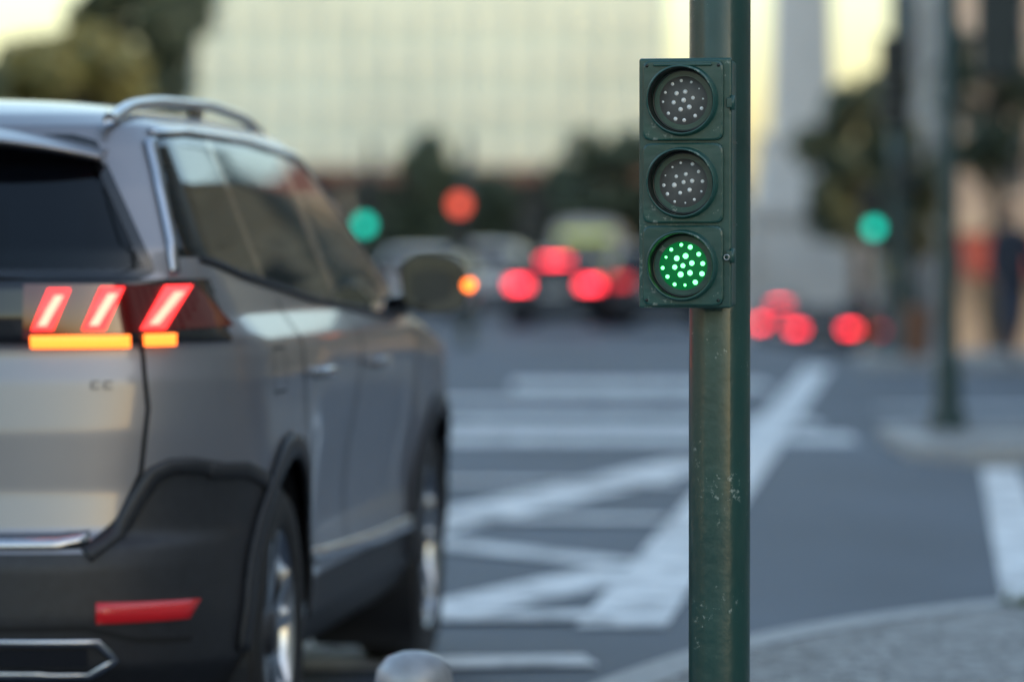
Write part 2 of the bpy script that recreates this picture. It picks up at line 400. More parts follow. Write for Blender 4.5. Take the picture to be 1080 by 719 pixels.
    strip("sill_trim",'side',[(1.30,.50),(1.5,.485),(2.6,.455),(3.20,.455)],.036,M['chrome'],.010,.012)
    strip("door_gap_rear",'side',[(1.05,1.13),(1.05,.95),(1.13,.80),(1.30,.62),(1.34,.47)],.012,gap,.0025)
    strip("door_gap_mid",'side',[(2.03,1.10),(2.05,.46)],.012,gap,.0025)
    strip("door_gap_front",'side',[(3.15,1.06),(3.22,.9),(3.2,.47)],.012,gap,.0025)
    strip("door_gap_low",'side',[(1.34,.47),(3.2,.455)],.008,gap,.0025)
    strip("fuel_flap",'side',[(.62,.92),(.62,1.02),(.78,1.02),(.78,.92),(.62,.92)],.005,gap,.002)
    for hx in (1.22,2.22):
        for s in (-1,1):
            Vh,Fh=tubevf([(hx-.02,s*.905,.945),(hx+.0,s*.940,.948),(hx+.16,s*.942,.948),(hx+.19,s*.905,.945)],[.010,.014,.014,.010],10)
            mesh("door_handle",Vh,Fh,M['chrome'],root,smooth=True)
    for s in (-1,1):
        cp=[(.33,1.525),(.42,1.548),(.55,1.572),(.9,1.594),(1.6,1.610),(2.1,1.596),(2.35,1.565),(2.5,1.530)]
        tx=np.linspace(.33,2.5,60); tz=np.interp(tx,[c[0] for c in cp],[c[1] for c in cp]); kk=np.ones(7)/7; tz=np.convolve(np.pad(tz,3,mode='edge'),kk,'valid')
        tube("roof_rail",[(a,s*.600,b) for a,b in zip(tx,tz)],[.014]*60,M['chrome'],root)
        for fx in (.45,1.4,2.3): box("rail_foot",(fx,s*.598,float(np.interp(fx,tx,tz))-.020),(.10,.022,.035),M['gloss'],root,.006)
    prof=[(.16,1.488),(.155,1.500),(.40,1.548),(.60,1.566),(.60,1.52),(.34,1.475)]
    ys=np.linspace(-.60,.60,31); Vs=[];Fs=[];n=len(prof)
    for yy in ys:
        q=abs(yy)/.60; dx=.10*q**4; dz=-.05*q**3
        for px,pz in prof: Vs.append((px+dx*(1 if px<.5 else 0),yy,pz+dz))
    for i in range(len(ys)-1):
        for j in range(n): Fs.append((i*n+j,i*n+(j+1)%n,(i+1)*n+(j+1)%n,(i+1)*n+j))
    Fs+= [tuple(range(n)),tuple(range((len(ys)-1)*n,len(ys)*n))]
    o=mesh("roof_spoiler",Vs,Fs,paint,root); bevel(o,.006,2)
    box("high_stop_lamp",(.165,0,1.486),(.02,.34,.012),M['redon'],root)
    for s in (-1,1):
        V3=[];F3=[];nu,nv=28,16
        f=lambda v,e:math.copysign(abs(v)**e,v)
        for a_ in range(nv+1):
            th=math.pi*a_/nv
            for b_ in range(nu):
                p=2*math.pi*b_/nu
                X=math.sin(th)*math.cos(p); Y=math.sin(th)*math.sin(p); Zc=math.cos(th)
                V3.append((3.02+max(-.03,.13*f(X,.8)),s*(.995+.098*f(Y,.65)-.012*Zc),1.155+.088*f(Zc,.65)))
        for a_ in range(nv):
            for b_ in range(nu):
                c_=(b_+1)%nu; F3.append((a_*nu+b_,a_*nu+c_,(a_+1)*nu+c_,(a_+1)*nu+b_))
        mesh("mirror_housing",V3,F3,M['gloss'],root,smooth=True)
        lg=[(2.987,s*(.988+.060*f(math.cos(t),.6)),1.148+.046*f(math.sin(t),.6)) for t in np.linspace(0,2*math.pi,32,endpoint=False)]
        mesh("mirror_glass",lg,[tuple(range(32))],MIRG,root)
        tube("mirror_stalk",[(3.05,s*.82,1.09),(3.05,s*.93,1.10)],[.03,.025],M['gloss'],root)
        tube("mirror_indicator",[(2.98,s*1.098,1.150),(3.02,s*1.098,1.152),(3.11,s*1.05,1.155)],[.020,.018,.008],M['amber'],root)
    def seat(px,py,w=.46):
        box("seat_base",(px+.2,py,.62),(.5,w,.18),M['inner'],root,.05)
        box("seat_back",(px,py,.93),(.14,w,.58),M['inner'],root,.05,(0,-.2,0))
        box("headrest",(px-.08,py,1.30),(.09,.26,.16),M['inner'],root,.035,(0,-.15,0))
    for px,ps in ((2.35,(-.38,.38)),(1.45,(-.45,0,.45))):
        for py in ps: seat(px,py,.44 if len(ps)==3 else .5)
    box("dashboard",(3.25,0,.95),(.5,1.5,.22),M['inner'],root,.06)
    lathe("steering_wheel",[(.185+.013*math.cos(t),.013*math.sin(t)) for t in np.linspace(0,2*math.pi,9)],M['inner'],root,32,loc=(2.9,.38,1.02),rot=(0,-1.1,0))
    box("cargo_cover",(.75,0,.98),(.9,1.4,.03),M['inner'],root,.01)
    tube("rear_wiper",[(.10,0,1.205),(.10,-.12,1.222),(.115,-.36,1.235)],[.012,.009,.006],M['plastic'],root,8)
    return root
def wheel(root,a,s,detail):
    seg=56 if detail else 20
    y0=.905
    prof=[(.215,-.20),(.25,-.215),(.315,-.215),(.342,-.195),(.352,-.15),(.352,-.06),(.344,-.02),(.32,-.002),(.28,.0),(.25,-.008),(.243,-.014),(.238,-.02),(.225,-.045),(.222,-.14),(.10,-.15)]
    fm=[0]*10+[1,1,2,2]
    lathe("tyre",[(r,s*(y0+y)) for r,y in prof],[M['rubber'],M['alloy'],M['alloyd']],root,seg,'Y',loc=(a,0,.352),fm=fm)
    V=[];Fc=[]
    for k in range(5):
        for dd in (-.17,.17):
            an=2*math.pi*k/5+.3; i0=an+dd*.9; i1=an+dd*1.35
            p0=(math.cos(i0)*.05,math.sin(i0)*.05); p1=(math.cos(i1)*.236,math.sin(i1)*.236)
            dx,dz=p1[0]-p0[0],p1[1]-p0[1]; l=math.hypot(dx,dz); nx,nz=-dz/l,dx/l
            n=len(V)
            for (px,pz),w,yy in ((p0,.020,-.035),(p1,.013,-.018)):
                for sg in (-1,1):
                    V.append((px+nx*w*sg,s*(y0+yy),pz+nz*w*sg)); V.append((px+nx*w*.8*sg,s*(y0+yy-.035),pz+nz*w*.8*sg))
            Fc+=[(n,n+2,n+6,n+4),(n,n+4,n+5,n+1),(n+2,n+3,n+7,n+6),(n+1,n+5,n+7,n+3)]
    mesh("rim_spokes",V,Fc,M['alloy'],root,loc=(a,0,.352),fm=None)
    lathe("hub",[(.0,s*(y0-.02)),(.045,s*(y0-.022)),(.062,s*(y0-.035)),(.062,s*(y0-.07))],M['alloyd'],root,20,'Y',loc=(a,0,.352))
    lathe("brake_disc",[(.0,s*(y0-.11)),(.16,s*(y0-.11)),(.16,s*(y0-.13))],M['alloyd'],root,32,'Y',loc=(a,0,.352))

yaw=math.radians(5.9)
CRZ=math.pi/2-yaw
car("suv",1.0,loc=(-1.522,8.548,0),rz=CRZ)

# ------------------------------------------------------------ terrain
def sst(a,b,x): t=min(1,max(0,(x-a)/(b-a))); return t*t*(3-2*t)
def gz(x,y):
    k=max(0.0,min(y,200)-50.0)
    return -.0245*k*sst(3.2,6.0,x)
xs=[-2500,-800,-300,-120,-60,-30,-15,-8,-4,0,2,3]+[3.2+.28*i for i in range(1,12)]+[7,9,12,18,30,60,120,300,800,2500]
ys=[-600,-100,-20,0,10,20,30,40,48,50,52,55,60,70,80,90,100,120,140,160,180,200,260,400,800,3000]
V=[(x,y,gz(x,y)) for y in ys for x in xs]; nx=len(xs)
Fc=[(j*nx+i,j*nx+i+1,(j+1)*nx+i+1,(j+1)*nx+i) for j in range(len(ys)-1) for i in range(nx-1)]
mesh("ground",V,Fc,M['asphalt'])

def slab(name,poly,z,m,kerbm=None,kw=.16):
    n=len(poly)
    V=[(x,y,z) for x,y in poly]+[(x,y,-.05) for x,y in poly]
    Fc=[tuple(range(n))]+[(i,i+n,(i+1)%n+n,(i+1)%n) for i in range(n)]
    root=mesh(name,V,Fc,[m])
    if kerbm:
        c=[]
        for i in range(n):
            p0=Vector(poly[i-1]);p1=Vector(poly[i]);p2=Vector(poly[(i+1)%n])
            d=((p1-p0).normalized()+(p2-p1).normalized()).normalized(); c.append(p1+Vector((-d.y,d.x))*kw)
        V=[];Fc=[]
        for i in range(n): V+=[(*poly[i],z+.004),(c[i].x,c[i].y,z+.004),(poly[i][0],poly[i][1],-.04)]
        for i in range(n):
            j=(i+1)%n; Fc+=[(i*3,j*3,j*3+1,i*3+1),(i*3,i*3+2,j*3+2,j*3)]
        for i in range(n):
            o=(Vector(poly[i])-c[i]).normalized()*.004
            for q in (0,2):
                a=V[i*3+q]; V[i*3+q]=(a[0]+o.x,a[1]+o.y,a[2])
        mesh("kerb",V,Fc,kerbm,root)
    return root
def smoothpoly(P,it=2):
    for _ in range(it):
        Q=[]
        for a,b in zip(P[:-1],P[1:]): Q+=[(a[0]*.75+b[0]*.25,a[1]*.75+b[1]*.25),(a[0]*.25+b[0]*.75,a[1]*.25+b[1]*.75)]
        P=[P[0]]+Q+[P[-1]]
    return P
edgeL=[(-1.2,-6),(-.48,5.5),(-.20,8.3),(.10,9.9),(.28,10.6),(.60,11.5),(1.05,12.3),(1.7,13.05),(3.2,14.2),(7,15.5),(13.5,16.5)]
edgeL=smoothpoly(edgeL)
slab("pavement",([(13.5,-6)]+edgeL[::-1]),.12,M['cobble'],M['kerb'])
slab("traffic_island",[(2.45,24.3),(2.75,23.8),(9,23.6),(9,27.2),(2.9,27.5),(2.5,27.1)],.10,M['cobble'],M['kerb'])
slab("plaza_pavement",[(3.85,44.5),(14,43.5),(14,49.5),(4.3,49.5)],.10,M['cobble'],M['kerb'])

def marks(name,segs):
    V=[];Fc=[]
    for p,q,w,z in segs:
        p=Vector(p);q=Vector(q);d=(q-p).normalized();nn=Vector((-d.y,d.x))*w/2
        n=len(V); V+=[(a.x,a.y,z) for a in ((p+nn),(p-nn),(q-nn),(q+nn))]; Fc.append((n,n+1,n+2,n+3))
    mesh(name,V,Fc,M['mark'])
marks("lane_line",[((.36,13.2),(3.50,45.5),.30,.008),((2.86,23.3),(1.78,13.45),.22,.008)])
marks("hatched_marking",[((-.75,17.0),(1.22,24.4),.46,.004),((-1.2,18.4),(.46,15.9),.28,.012),((-1.1,11.7),(.50,15.75),.36,.004),
 ((-1.2,13.45),(.34,13.55),.30,.016),((-1.2,18.8),(.72,18.6),.32,.016),((-.9,11.9),(.24,12.05),.30,.012),((-1.3,21.9),(.9,21.6),.30,.016)])
marks("crossing_line",[((-1.6,27.3),(2.35,27.3),1.3,.004),((-1.6,29.9),(2.3,29.9),1.4,.004),((.0,39.0),(2.5,39.0),2.4,.004),((-3,34.5),(1.8,34.5),1.1,.004),((3.0,33.0),(9,33.2),.5,.004)])

V=[];Fc=[]
for i in range(160):
    a=random.random()*6.28; r=random.random()**.5*.12; x=1.70+r*math.cos(a)*1.1; y=12.75+r*math.sin(a); h=.02+.05*random.random(); t=random.random()*6.28
    dx,dy=.004*math.cos(t),.004*math.sin(t); n=len(V)
    V+=[(x-dx,y-dy,.12),(x+dx,y+dy,.12),(x+random.gauss(0,.03),y+random.gauss(0,.03),.12+h)]; Fc.append((n,n+1,n+2))
mesh("grass_tuft",V,Fc,mat("grass",(.09,.12,.04),.8,var=.4))

# ------------------------------------------------------------ bollard
b=empty("bollard",(-.148,6.0,.12))
lathe("post",[(.075,0),(.075,.03),(.055,.05),(.050,.38),(.062,.40),(.062,.425),(.052,.435),(.060,.46),(.056,.485),(.04,.503),(.018,.511),(0,.513)],mat("worn_grey_metal",(.30,.31,.33),.4,.3,var=.3,scale=20,rvar=.1),b,40)

# ------------------------------------------------------------ MAIN SIGNAL
DP=7.2; s7=DP/F
px=W2(759,DP)
tl=empty("traffic_light",(px,DP,.12))
lathe("pole",[(.0555,0),(.0555,5.2),(.03,5.25),(0,5.26)],M['green'],tl,96)
lathe("pole_base",[(.10,0),(.10,.02),(.075,.04),(.06,.12),(.0556,.13)],M['green'],tl,64)
hc_x=W2(724,7.08)-px; hc_z=ZZ(193.5,7.08)-.12
hd=empty("signal_head",(hc_x,-.125,hc_z),0); hd.parent=tl; hd.rotation_euler=(0,0,math.radians(-11.5))
Wd,Hd=.160,.438
M['housing']=green_paint("signal_housing_green",(.012,.064,.054))
box("housing_back",(0,.030,0),(Wd,.075,Hd),M['housing'],hd,.008,seg=4)
box("housing_rim",(0,-.013,0),(Wd+.006,.010,Hd+.004),M['housing'],hd,.004,seg=3)
mh=Hd/3
M['lensoff']=mat("smoked_lens",(.105,.105,.102),.38,0,.0,.25,25,spec=.25)
M['lenson']=mat("green_lens",(.003,.028,.012),.45,0,.0,.1,25,emit=(.0,.45,.10),es=.28,spec=.2)
M['ledoff']=mat("clear_led_dome",(.92,.93,.91),.15,0,1,.05)
M['ledon']=mat("lit_green_led",(.2,.9,.4),.3,emit=(.13,1,.24),es=4.5)
M['bezel']=mat("black_bezel",(.006,.010,.009),.35,var=.3,scale=20)
LX=-.003
for k in range(3):
    zc=(1-k)*mh
    n=96; V=[];Fc=[]; hw,hh=.073,mh/2-.0016; R0=.0595
    yf=-.027
    for i in range(n):
        t=2*math.pi*i/n; c,s=math.cos(t),math.sin(t)
        e=12; q=(abs(c/hw)**e+abs(s/hh)**e)**(-1/e)
        V+=[(q*c,-.018,q*s),(q*c*.985,yf,q*s*.985),(q*c*.95,yf-.0015,q*s*.95),(R0*c,yf-.0015,R0*s),(R0*c,.0,R0*s)]
    for i in range(n):
        j=(i+1)%n
        for a in range(4): Fc.append((i*5+a,i*5+a+1,j*5+a+1,j*5+a))
    mesh("door_plate",V,Fc,M['housing'],hd,loc=(LX,0,zc),smooth=False)
    V=[];Fc=[]; ri,ro=.0570,.0612
    for i in range(n):
        t=2*math.pi*i/n; c,s=math.cos(t),math.sin(t)
        ln=.018+.018*(s*.5+.5)
        V+=[(ro*1.05*c,-.0275,ro*1.05*s),(ro*1.03*c,-.0305,ro*1.03*s),(ro*c,-.032,ro*s),(ro*c,-.028-ln+.001,ro*s),((ro-.0012)*c,-.028-ln,(ro-.0012)*s),((ri+.001)*c,-.028-ln,(ri+.001)*s),(ri*c,-.028-ln+.001,ri*s),(ri*c,-.010,ri*s)]
    for i in range(n):
        j=(i+1)%n
        for a in range(7): Fc.append((i*8+a,i*8+a+1,j*8+a+1,j*8+a))
    fmv=[1 if (q%7)>=5 else 0 for q in range(7*n)]
    mesh("visor",V,Fc,[M['housing'],M['bezel']],hd,fm=fmv,loc=(LX,0,zc),smooth=True)
    lathe("lens_bezel",[(.0568,-.017),(.0555,-.020),(.0525,-.020),(.0515,-.014)],M['bezel'],hd,64,'Y',loc=(LX,0,zc))
    on=(k==2)
    lathe("lens",[(.0520,-.0145),(.045,-.0175),(.035,-.0200),(.02,-.0220),(.0,-.0228)],M['lenson'] if on else M['lensoff'],hd,64,'Y',loc=(LX,0,zc))
    V=[];Fc=[]
    pts=[(0,0)]+[(.0165*math.cos(a+.25),.0165*math.sin(a+.25)) for a in np.arange(6)*math.pi/3]+[(.0345*math.cos(a+.1),.0345*math.sin(a+.1)) for a in np.arange(12)*math.pi/6]
    for (ax,az) in pts:
        r=math.hypot(ax,az); y0=-.0228+r*r*4.2; n0=len(V); R=.0052 if on else .0044; ax+=random.gauss(0,.0008); az+=random.gauss(0,.0008); R*=random.uniform(.85,1.15)
        for a in range(5):
            th=math.pi/2*a/4
            for bb in range(12):
                p=2*math.pi*bb/12; V.append((ax+R*math.cos(th)*math.cos(p),y0+.001-R*.9*math.sin(th),az+R*math.cos(th)*math.sin(p)))
        for a in range(4):
            for bb in range(12): cc=(bb+1)%12; Fc.append((n0+a*12+bb,n0+a*12+cc,n0+(a+1)*12+cc,n0+(a+1)*12+bb))
    mesh("led_array",V,Fc,M['ledon'] if on else M['ledoff'],hd,loc=(LX,0,zc),smooth=True)
box("top_ledge",(LX,-.029,Hd/2-.010),(.105,.006,.006),M['housing'],hd,.002)
for zc in (mh*.97,-mh*.88):
    lathe("hinge_pin",[(0,-.013),(.0048,-.013),(.0048,.013),(0,.013)],M['housing'],hd,16,loc=(Wd/2+.0045,-.018,zc))
    box("hinge_leaf",(Wd/2-.001,-.020,zc),(.010,.006,.018),M['housing'],hd,.0015)
lathe("latch_ring",[(.0045+.0014*math.cos(t),.0014*math.sin(t)) for t in np.linspace(0,2*math.pi,9)],mat("zinc",(.35,.36,.36),.35,.9),hd,20,'Y',loc=(Wd/2-.004,-.030,-mh*.90))
for zc in (mh/2,-mh/2): boxes("seam_band",[((0,.029,zc),(Wd+.0025,.070,.004))],M['housing'],hd)
for zc in (-.15,.15):
    box("mount_bracket",(.028,.083,zc),(.04,.06,.03),M['housing'],hd,.004)
for sx in(-1,1):
    for zc in (mh*1.42,-mh*1.42): lathe("screw",[(0,-.0300),(.0028,-.0298),(.003,-.0285)],M['bezel'],hd,12,'Y',loc=(sx*.064+LX,0,zc))

# ------------------------------------------------------------ far signals
M['dark']=mat("dark_signal_housing",(.012,.02,.02),.5)
M['gon']=mat("green_signal_lit",(.05,.5,.4),.3,emit=(.0,1,.72),es=1.8)
M['ron']=mat("red_signal_lit",(.5,.05,.02),.3,emit=(1,.12,.07),es=2.0)
def sighead(par,cx,cy,cz,w,h,lit=None,litm=None,back=False,n=3):
    sg=1 if back else -1
    box("signal_head",(cx,cy,cz),(w,w*.6,h),M['dark'],par,.02)
    m=h/n
    for k in range(n):
        z=cz+h/2-m*(k+.5); r=min(w,m)*.40
        lm=litm if k==lit else M['gloss']
        lathe("lens",[(r,0),(r*.6,sg*.01),(0,sg*.015)],lm,par,24,'Y',loc=(cx,cy+sg*(w*.3+.004),z))
        V=[];nn=16
        for i in range(nn+1):
            t=-.3+ (math.pi+.6)*i/nn
            V+=[(r*1.1*math.cos(t),0,r*1.1*math.sin(t)),(r*1.1*math.cos(t),sg*r*(.6+1.0*max(0,math.sin(t))),r*1.1*math.sin(t))]
        Fc=[(2*i,2*i+1,2*i+3,2*i+2) for i in range(nn)]
        mesh("visor",V,Fc,M['dark'],par,loc=(cx,cy+sg*w*.3,z))
def sigpole(d,u,r,h,name="traffic_light",basez=None):
    x=W2(u,d); z=gz(x,d) if basez is None else basez
    e=empty(name,(x,d,z))
    lathe("pole",[(r,0),(r*.95,h),(0,h+.05)],M['green2'],e,32)
    lathe("pole_base",[(r*2.1,0),(r*2.1,.06),(r*1.5,.14),(r*1.4,.42),(r*1.02,.5)],M['green2'],e,32)
    return e,x,z
e,x,z=sigpole(26.6,1000,.062,4.6,basez=.10)
sighead(e,.33,.0,2.75,.27,.80,back=True); box("bracket",(.16,0,2.6),(.2,.05,.05),M['dark'],e)
e,x,z=sigpole(48.5,950,.13,4.4,basez=.10)
sighead(e,-.10,-.25,ZZ(85,48)-.10,.38,1.1); box("bracket",(-.1,-.1,ZZ(85,48)-.1),(.08,.2,.08),M['dark'],e)
box("push_button_box",(.0,-.18,ZZ(185,48)-.1),(.26,.16,.42),M['dark'],e,.02)
sighead(e,-.345,-.12,ZZ(222,48)-.10,.24,.62,lit=2,litm=M['gon']); box("bracket",(-.17,-.05,1.6),(.2,.05,.05),M['dark'],e)
e,x,z=sigpole(60,392,.055,3.0)
sighead(e,-.10,-.2,ZZ(237,60)+.28,.26,.84,lit=2,litm=M['gon']); box("bracket",(-.05,-.08,ZZ(237,60)+.2),(.06,.12,.06),M['dark'],e)
e,x,z=sigpole(58,492,.055,3.0)
sighead(e,-.10,-.2,ZZ(216,58)-.30,.31,.90,lit=0,litm=M['ron']); box("bracket",(-.05,-.08,ZZ(216,58)-.3),(.06,.12,.06),M['dark'],e)

# ------------------------------------------------------------ background vehicles
gd=(M['glassd'],M['glassd'])
P_dark=mat("dark_blue_grey_paint",(.014,.017,.024),.35,.0,.3)
P_grey=mat("grey_paint",(.07,.08,.095),.3,.4,.6)
P_white=mat("white_paint",(.62,.63,.64),.3,0,1)
P_silver=mat("silver_paint",(.60,.61,.62),.35,.2,1)
def bgcar(u,d,paint,sc=(1,1,1),lights=True,lm=None,rz=CRZ,hi=True):
    x=W2(u,d)
    return car("car",4.0,paint,gd,False,sc,(x,d,gz(x,d)),rz,lights,lm or M['bgred'],hi)
bgcar(584,72,P_dark,(.95,1.02,.86))
M['dimred']=mat("tail_lamp_lit",(.5,.02,.02),.3,emit=(1,.02,.04),es=1.3)
bgcar(692,70,P_dark,(.95,.98,.94),True,M['dimred'],hi=False)
bgcar(508,88,P_silver,(.95,1,1.0),False)
bgcar(440,80,P_white,(.95,1,.92),False)
bgcar(822,100,P_grey,(.95,.75,.95),hi=True)
bgcar(868,90,P_dark,(.95,.95,.72),hi=False)
bgcar(910,118,P_dark,(.95,.95,.9),True,M['dimred'],hi=True)
vx=W2(618,108)
van=empty("van",(vx,108,0),CRZ-math.pi/2); van.scale=(.95,.95,.95)
V=[];Fc=[]
sec=[(-.95,.35),(-.98,.8),(-.96,1.3),(-.86,2.15),(-.72,2.34),(0,2.40),(.72,2.34),(.86,2.15),(.96,1.3),(.98,.8),(.95,.35)]
st=[(0,1,1),(.12,1.01,1.01),(3.4,1.01,1.01),(4.1,.99,.97),(4.7,.97,.62),(5.3,.93,.48)]
n=len(sec)
for yy,sx,sz in st:
    for a,zc in sec: V.append((a*sx,yy,.35+(zc-.35)*sz))
for i in range(len(st)-1):
    for j in range(n-1): Fc.append((i*n+j,i*n+j+1,(i+1)*n+j+1,(i+1)*n+j))
Fc+=[tuple(range(n)),tuple(range((len(st)-1)*n,len(st)*n))]
o=mesh("body",V,Fc,P_white,van); bevel(o,.05,2)
boxes("rear_windows",[((-.42,-.008,1.62),(.62,.03,.55)),((.42,-.008,1.62),(.62,.03,.55))],M['glassd'],van,.02)
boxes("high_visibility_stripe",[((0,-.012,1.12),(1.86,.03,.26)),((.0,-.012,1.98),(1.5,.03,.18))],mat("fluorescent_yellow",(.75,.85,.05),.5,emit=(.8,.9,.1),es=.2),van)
boxes("tail_lamp",[((-.88,-.02,.95),(.12,.04,.4)),((.88,-.02,.95),(.12,.04,.4))],M['dimred'],van,.01)
box("rear_bumper",(0,-.06,.45),(1.9,.16,.2),M['plastic'],van,.03)
for a in (.9,4.3):
    for s in (-1,1): lathe("wheel",[(0,s*.90),(.22,s*.90),(.24,s*.93),(.34,s*.92),(.34,s*.72),(0,s*.72)],M['rubber'],van,24,'Y',loc=(0,a,.34),rot=(0,0,math.pi/2))

# ------------------------------------------------------------ buildings
def facade(V,Fc,fm,O,U,Wd,Ht,cols,rows,ww,wh,sill,rec=.25,inw=Vector((0,1,0))):
    cw=Wd/cols; rh=Ht/rows; O=Vector(O); Zv=Vector((0,0,1))
    def add(pts,m):
        n=len(V); V.extend([tuple(p) for p in pts]); Fc.append(tuple(range(n,n+len(pts)))); fm.append(m)
    for i in range(cols):
        for j in range(rows):
            a=i*cw;b_=a+cw; z0=j*rh; z1=z0+rh
            wa=a+(cw-ww)/2; wb=wa+ww; za=z0+sill; zb=za+wh
            P=lambda u,z,dn=0:O+U*u+Zv*z+inw*dn
            add([P(a,z0),P(b_,z0),P(b_,za),P(a,za)],0); add([P(a,zb),P(b_,zb),P(b_,z1),P(a,z1)],0)
            add([P(a,za),P(wa,za),P(wa,zb),P(a,zb)],0); add([P(wb,za),P(b_,za),P(b_,zb),P(wb,zb)],0)
            add([P(wa,za),P(wb,za),P(wb,za,rec),P(wa,za,rec)],0); add([P(wa,zb),P(wb,zb),P(wb,zb,rec),P(wa,zb,rec)],0)
            add([P(wa,za),P(wa,zb),P(wa,zb,rec),P(wa,za,rec)],0); add([P(wb,za),P(wb,zb),P(wb,zb,rec),P(wb,za,rec)],0)
            add([P(wa,za,rec),P(wb,za,rec),P(wb,zb,rec),P(wa,zb,rec)],1)
            m=(wa+wb)/2; add([P(m-.05,za,rec-.05),P(m+.05,za,rec-.05),P(m+.05,zb,rec-.05),P(m-.05,zb,rec-.05)],2)
            zm=za+wh*.6; add([P(wa,zm-.04,rec-.06),P(wb,zm-.04,rec-.06),P(wb,zm+.04,rec-.06),P(wa,zm+.04,rec-.06)],2)
def building(name,x0,x1,y0,y1,h,rows,wallm,z0=0,cw=3.0,awn=False):
    e=empty(name,(0,0,0)); V=[];Fc=[];fm=[]
    cx=max(2,round((x1-x0)/cw)); cy=max(2,round((y1-y0)/cw)); rh=h/rows
    a=dict(rows=rows,ww=1.3,wh=rh*.55,sill=rh*.25)
    facade(V,Fc,fm,(x0,y0,z0),Vector((1,0,0)),x1-x0,h,cx,inw=Vector((0,1,0)),**a)
    facade(V,Fc,fm,(x0,y1,z0),Vector((1,0,0)),x1-x0,h,cx,inw=Vector((0,-1,0)),**a)
    facade(V,Fc,fm,(x0,y0,z0),Vector((0,1,0)),y1-y0,h,cy,inw=Vector((1,0,0)),**a)
    facade(V,Fc,fm,(x1,y0,z0),Vector((0,1,0)),y1-y0,h,cy,inw=Vector((-1,0,0)),**a)
    mesh("walls",V,Fc,[wallm,M['bglass'],M['sash']],e,fm=fm)
    xm,ym=(x0+x1)/2,(y0+y1)/2
    L=[((xm,ym,z0+h+.25),(x1-x0+.9,y1-y0+.9,.5)),((xm,ym,z0+h+.6),(x1-x0+.3,y1-y0+.3,.2))]
    for zz_ in (rh,): L.append(((xm,y0-.12,z0+zz_),(x1-x0+.3,.24,.3))); L.append(((x0-.12,ym,z0+zz_),(.24,y1-y0,.3)))
    boxes("cornice",L,M['trim'],e)
    if awn:
        V=[];Fc=[]
        for i in range(cx):
            u0=x0+(x1-x0)/cx*i+.3; u1=u0+(x1-x0)/cx-.6; n=len(V)
            V+=[(u0,y0-.02,z0+rh*.95),(u1,y0-.02,z0+rh*.95),(u1,y0-1.3,z0+rh*.72),(u0,y0-1.3,z0+rh*.72),(u1,y0-1.3,z0+rh*.64),(u0,y0-1.3,z0+rh*.64)]
            Fc+=[(n,n+1,n+2,n+3),(n+3,n+2,n+4,n+5)]
        mesh("awnings",V,Fc,mat("red_canvas",(.34,.07,.05),.8),e)
    zt=z0+h+.7; V=[(x0,y0,zt),(x1,y0,zt),(x1,y1,zt),(x0,y1,zt),(xm-(x1-x0)*.2,ym-(y1-y0)*.2,zt+2.2),(xm+(x1-x0)*.2,ym-(y1-y0)*.2,zt+2.2),(xm+(x1-x0)*.2,ym+(y1-y0)*.2,zt+2.2),(xm-(x1-x0)*.2,ym+(y1-y0)*.2,zt+2.2)]
    mesh("roof",V,[(0,1,5,4),(1,2,6,5),(2,3,7,6),(3,0,4,7),(4,5,6,7)],M['tile'],e)
    return e
M['bglass']=mat("window_glass",(.10,.11,.115),.15,var=.5,scale=.3)
M['sash']=mat("window_sash",(.5,.5,.48),.5)
M['trim']=mat("pale_stone_trim",(.42,.39,.35),.7,var=.15,scale=1)
M['tile']=mat("roof_tile",(.22,.09,.06),.8,var=.3,scale=2)
M['stone']=mat("limestone_wall",(.36,.32,.28),.8,var=.15,scale=.7)
M['ochre']=mat("ochre_render",(.42,.30,.18),.8,var=.15,scale=.5)
M['pale']=mat("pale_render",(.38,.35,.33),.8,var=.15,scale=.5)
M['cream']=mat("cream_render",(.48,.44,.36),.8,var=.12,scale=.5)
building("stone_building",12.3,40,112,130,15,4,M['pale'],z0=-1.6,cw=3.2,awn=True)
building("apartment_building",17,30,-15,18,14,4,M['cream'])
building("apartment_building",17,30,22,52,16,5,M['stone'])
building("apartment_building",18,32,56,100,14,4,M['ochre'])
building("apartment_building",-48,-34,-10,40,12,4,M['stone'])
building("apartment_building",-50,-34,45,110,14,4,M['cream'])

gb=empty("glass_office_building",(0,0,0))
X0,X1,Y0=W2(182,150),W2(700,150),150
M['pgl']=mat("pale_green_glass",(.55,.64,.57),.35,var=.10,scale=.25)
M['mull']=mat("pale_aluminium",(.62,.68,.61),.4,.0)
M['brown']=mat("brown_fascia",(.14,.075,.06),.6)
M['shop']=mat("dark_shopfront",(.055,.05,.048),.5,var=.6,scale=.5)
zb=ZZ(178,150)
mesh("curtain_wall",boxvf(((X0+X1)/2,Y0+8,(zb+30)/2),(X1-X0,16,30-zb)),BF,M['pgl'],gb)
L=[];nb=int((X1-X0)/1.15)
for i in range(nb+1): L.append(((X0+(X1-X0)*i/nb,Y0-.06,(zb+30)/2),(.12,.12,30-zb)))
boxes("mullions",L,M['mull'],gb)
L=[]
zf=zb+.6
while zf<30: L.append((((X0+X1)/2,Y0-.04,zf),(X1-X0+.1,.10,.28))); zf+=1.7
boxes("floor_bands",L,M['mull'],gb)
boxes("fascia",[(((X0+X1)/2,Y0-.4,zb-.2),(X1-X0+.6,1.0,.5))],M['brown'],gb)
boxes("ground_floor",[(((X0+X1)/2,Y0+8,(zb-.1)/2),(X1-X0-.1,15,zb-.1))],M['shop'],gb)
L=[((X0+(X1-X0)*(i+.5)/7,Y0+.2,(zb-.5)/2),(.5,.5,zb-.5)) for i in range(7)]
boxes("columns",L,M['trim'],gb)
